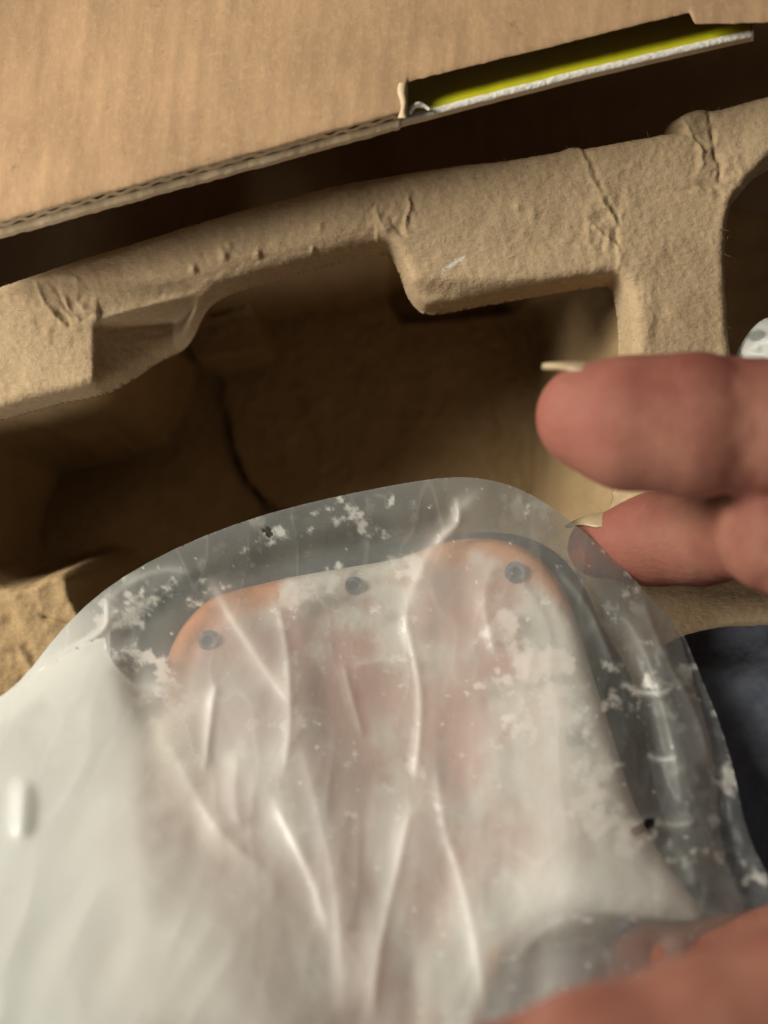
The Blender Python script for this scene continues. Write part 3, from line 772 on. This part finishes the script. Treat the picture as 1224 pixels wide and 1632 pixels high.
# ------------------------------------------------------------ hand
def surface_nets(f, org, h):
    """naive surface nets on f<0 inside"""
    s = f < 0
    nx, ny, nz = f.shape
    acc = np.zeros((nx - 1, ny - 1, nz - 1, 3)); cnt = np.zeros((nx - 1, ny - 1, nz - 1))
    gi = np.indices((nx - 1, ny - 1, nz - 1)).transpose(1, 2, 3, 0).astype(float)
    cs = [(i, j, k_) for i in (0, 1) for j in (0, 1) for k_ in (0, 1)]
    sub = lambda A, c: A[c[0]:c[0] + nx - 1, c[1]:c[1] + ny - 1, c[2]:c[2] + nz - 1]
    for a in cs:
        for ax in range(3):
            if a[ax]: continue
            b = list(a); b[ax] = 1
            fa, fb = sub(f, a), sub(f, b)
            m = (fa < 0) != (fb < 0)
            t = np.where(m, fa / np.where(m, fa - fb, 1), 0)
            for q in range(3):
                acc[..., q] += np.where(m, a[q] + (t if q == ax else 0), 0)
            cnt += m
    act = cnt > 0
    ids = -np.ones(act.shape, int); ids[act] = np.arange(act.sum())
    V = (gi[act] + acc[act] / cnt[act][:, None]) * h + org
    Fs = []
    for ax in range(3):
        a = [slice(1, -1)] * 3; a[ax] = slice(0, -1)
        b = list(a); b[ax] = slice(1, None)
        A, B = s[tuple(a)], s[tuple(b)]
        idx = np.argwhere(A != B); inside = A[A != B]
        idx = idx + 1; idx[:, ax] -= 1
        u_, v_ = [(1, 2), (2, 0), (0, 1)][ax]
        def cell(du, dv):
            c = idx.copy(); c[:, u_] -= du; c[:, v_] -= dv
            return ids[c[:, 0], c[:, 1], c[:, 2]]
        q = np.stack([cell(0, 0), cell(1, 0), cell(1, 1), cell(0, 1)], -1)
        q[~inside] = q[~inside][:, ::-1]
        Fs.append(q)
    F = np.vstack(Fs); F = F[(F >= 0).all(1)]
    return V, F

def smin(a, b, k_):
    h = np.clip(.5 + .5 * (b - a) / k_, 0, 1)
    return b * (1 - h) + a * h - k_ * h * (1 - h)

def hand():
    fingers = {
        'middle': [(938, 664, .2040, .0087), (1000, 674, .2020, .0105), (1110, 677, .1990, .0111), (1230, 682, .1970, .0104), (1370, 700, .1900, .0108), (1520, 780, .1800, .0112), (1760, 900, .176, .012)],
        'index': [(955, 872, .2345, .0060), (1040, 860, .2310, .0082), (1120, 856, .2250, .0085), (1175, 850, .2160, .0077), (1250, 850, .2010, .0098), (1380, 880, .1930, .0104), (1560, 980, .1820, .0112), (1780, 1060, .174, .013)],
        'ring': [(1335, 1240, .2080, .0078), (1370, 1200, .2060, .0084), (1500, 1150, .1980, .0092), (1720, 1150, .180, .011), (1850, 1150, .176, .013)],
        'little': [(880, 1590, .1980, .0068), (1050, 1550, .1990, .0074), (1280, 1520, .1990, .0078), (1450, 1440, .1930, .0084), (1800, 1280, .178, .012)],
        'thumb': [(690, 1838, .1520, .0092), (800, 1795, .1500, .0108), (960, 1735, .1490, .0112), (1140, 1672, .1500, .0106), (1280, 1630, .1510, .0112), (1480, 1550, .1560, .0132), (1780, 1350, .166, .018)],
    }
    palm = [(1800, 900, .176, .013), (1830, 1060, .174, .014), (1850, 1200, .174, .015), (1820, 1330, .172, .016)]
    wrist = [(1850, 1100, .174, .018), (2200, 1150, .165, .024)]
    h = .00095
    lo = np.array([.0, -.105, .075]); hi = np.array([.150, .045, .20])
    ax = [np.arange(lo[i], hi[i], h) for i in range(3)]
    GX, GY, GZ = np.meshgrid(*ax, indexing='ij')
    GX = GX.astype(np.float32); GY = GY.astype(np.float32); GZ = GZ.astype(np.float32)
    def chain(pts, k_=.003):
        f = None
        for (a, b) in zip(pts[:-1], pts[1:]):
            A = unp(*a[:3]); B = unp(*b[:3]); ra, rb = a[3], b[3]
            dv = B - A; L2 = (dv ** 2).sum()
            t = np.clip(((GX - A[0]) * dv[0] + (GY - A[1]) * dv[1] + (GZ - A[2]) * dv[2]) / L2, 0, 1)
            q = np.sqrt((GX - A[0] - t * dv[0]) ** 2 + (GY - A[1] - t * dv[1]) ** 2 + (GZ - A[2] - t * dv[2]) ** 2) - (ra + (rb - ra) * t)
            f = q if f is None else smin(f, q, k_)
        return f
    f = None
    for n_, pts in fingers.items():
        q = chain(pts)
        f = q if f is None else smin(f, q, .0009)
    for (px_, d_, py0, py1, am) in [(1150, .198, 560, 800, .0007), (1172, .198, 600, 800, .0005), (1178, .213, 780, 960, .0009), (1100, .226, 780, 960, .0003), (1060, .199, 640, 800, .0003)]:
        x0 = unp(px_, 800, d_)[0]; y0 = unp(px_, py0, d_)[1]; y1 = unp(px_, py1, d_)[1]
        wob = .0006 * np.sin(GY * 900 + px_) + .0004 * np.sin(GZ * 700)
        f = f + .55 * am * np.exp(-((GX - x0 - wob) / .0009) ** 2) * (GY < y0) * (GY > y1)
    pf = chain(palm); ww = chain(wrist)
    f = smin(f, smin(pf, ww, .01), .008)
    V, F = surface_nets(f, lo, h)
    tips = [unp(*fingers[k_][0][:3]) for k_ in fingers]
    pad = np.zeros(len(V))
    for t in tips: pad = np.maximum(pad, np.exp(-(np.linalg.norm(V - t, axis=1) / .013) ** 2))
    o = mesh_obj('hand', V, F, M_skin, None, {'pad': pad})
    o['label'] = 'bare hand reaching in from the right, fingertips beside the bag and thumb below'; o['category'] = 'hand'
    sm = o.modifiers.new('smooth', 'SMOOTH'); sm.iterations = 4; sm.factor = .5
    return o, fingers
hand_o, fg = hand()

def nail(a, b, up, width, length, over, rr, thick=.0007, curl=1.0):
    """curved plate on the finger end a (tip) -> b, on the side 'up'"""
    A = unp(*a[:3]); B = unp(*b[:3]); ax = (B - A) / np.linalg.norm(B - A)
    up = np.array(up, float); up -= ax * up.dot(ax); up /= np.linalg.norm(up); sd = np.cross(ax, up)
    nu, nv = 16, 15; P = np.zeros((nu, nv, 3))
    for i in range(nu):
        u = i / (nu - 1)
        s = length - u * (length + over + a[3] * .95)
        for j in range(nv):
            v = j / (nv - 1) * 2 - 1
            ang = v * width / rr / 2 * (1 - .75 * max(0, u - .55) / .45)
            r_ = rr * (1 + .03) - .0022 * curl * max(0, u - .55) ** 2 * 3
            edge = (1 - v * v) * .0022 * (u - .5)
            P[i, j] = A + ax * (s - (edge if u > .5 else 0)) + (up * math.cos(ang) + sd * math.sin(ang)) * r_
    P2 = P - up * thick
    idx = np.arange(nu * nv).reshape(nu, nv); n = nu * nv
    F = list(map(tuple, grid_faces(nu, nv, np.ones((nu, nv), bool)))) + [tuple(x[::-1] + n) for x in grid_faces(nu, nv, np.ones((nu, nv), bool))]
    ring = list(idx[0]) + list(idx[1:, -1]) + list(idx[-1, ::-1][1:]) + list(idx[::-1, 0][1:-1])
    for i in range(len(ring)):
        p, q = ring[i], ring[(i + 1) % len(ring)]
        F.append((p, q, q + n, p + n))
    return mesh_obj('nail', np.vstack([P.reshape(-1, 3), P2.reshape(-1, 3)]), F, M_nail, hand_o)
nail(fg['middle'][0], fg['middle'][1], (0, 1, .10), .012, .010, -.0003, .0086, .0009)
nail(fg['index'][0], fg['index'][1], (0, .95, .3), .008, .007, -.0012, .0063, .0003)

# ------------------------------------------------------------ put each thing's empty at its own base
for t in [o for o in sc.objects if o.type == 'EMPTY']:
    pts = []
    for ch in t.children:
        a = np.empty(len(ch.data.vertices) * 3, np.float32); ch.data.vertices.foreach_get('co', a); a = a.reshape(-1, 3)
        pts.append(a.min(0)); pts.append(a.max(0))
    pts = np.array(pts); lo_, hi_ = pts.min(0), pts.max(0)
    c = Vector(((lo_[0] + hi_[0]) / 2, (lo_[1] + hi_[1]) / 2, lo_[2]))
    t.location = c
    for ch in t.children: ch.location = -c
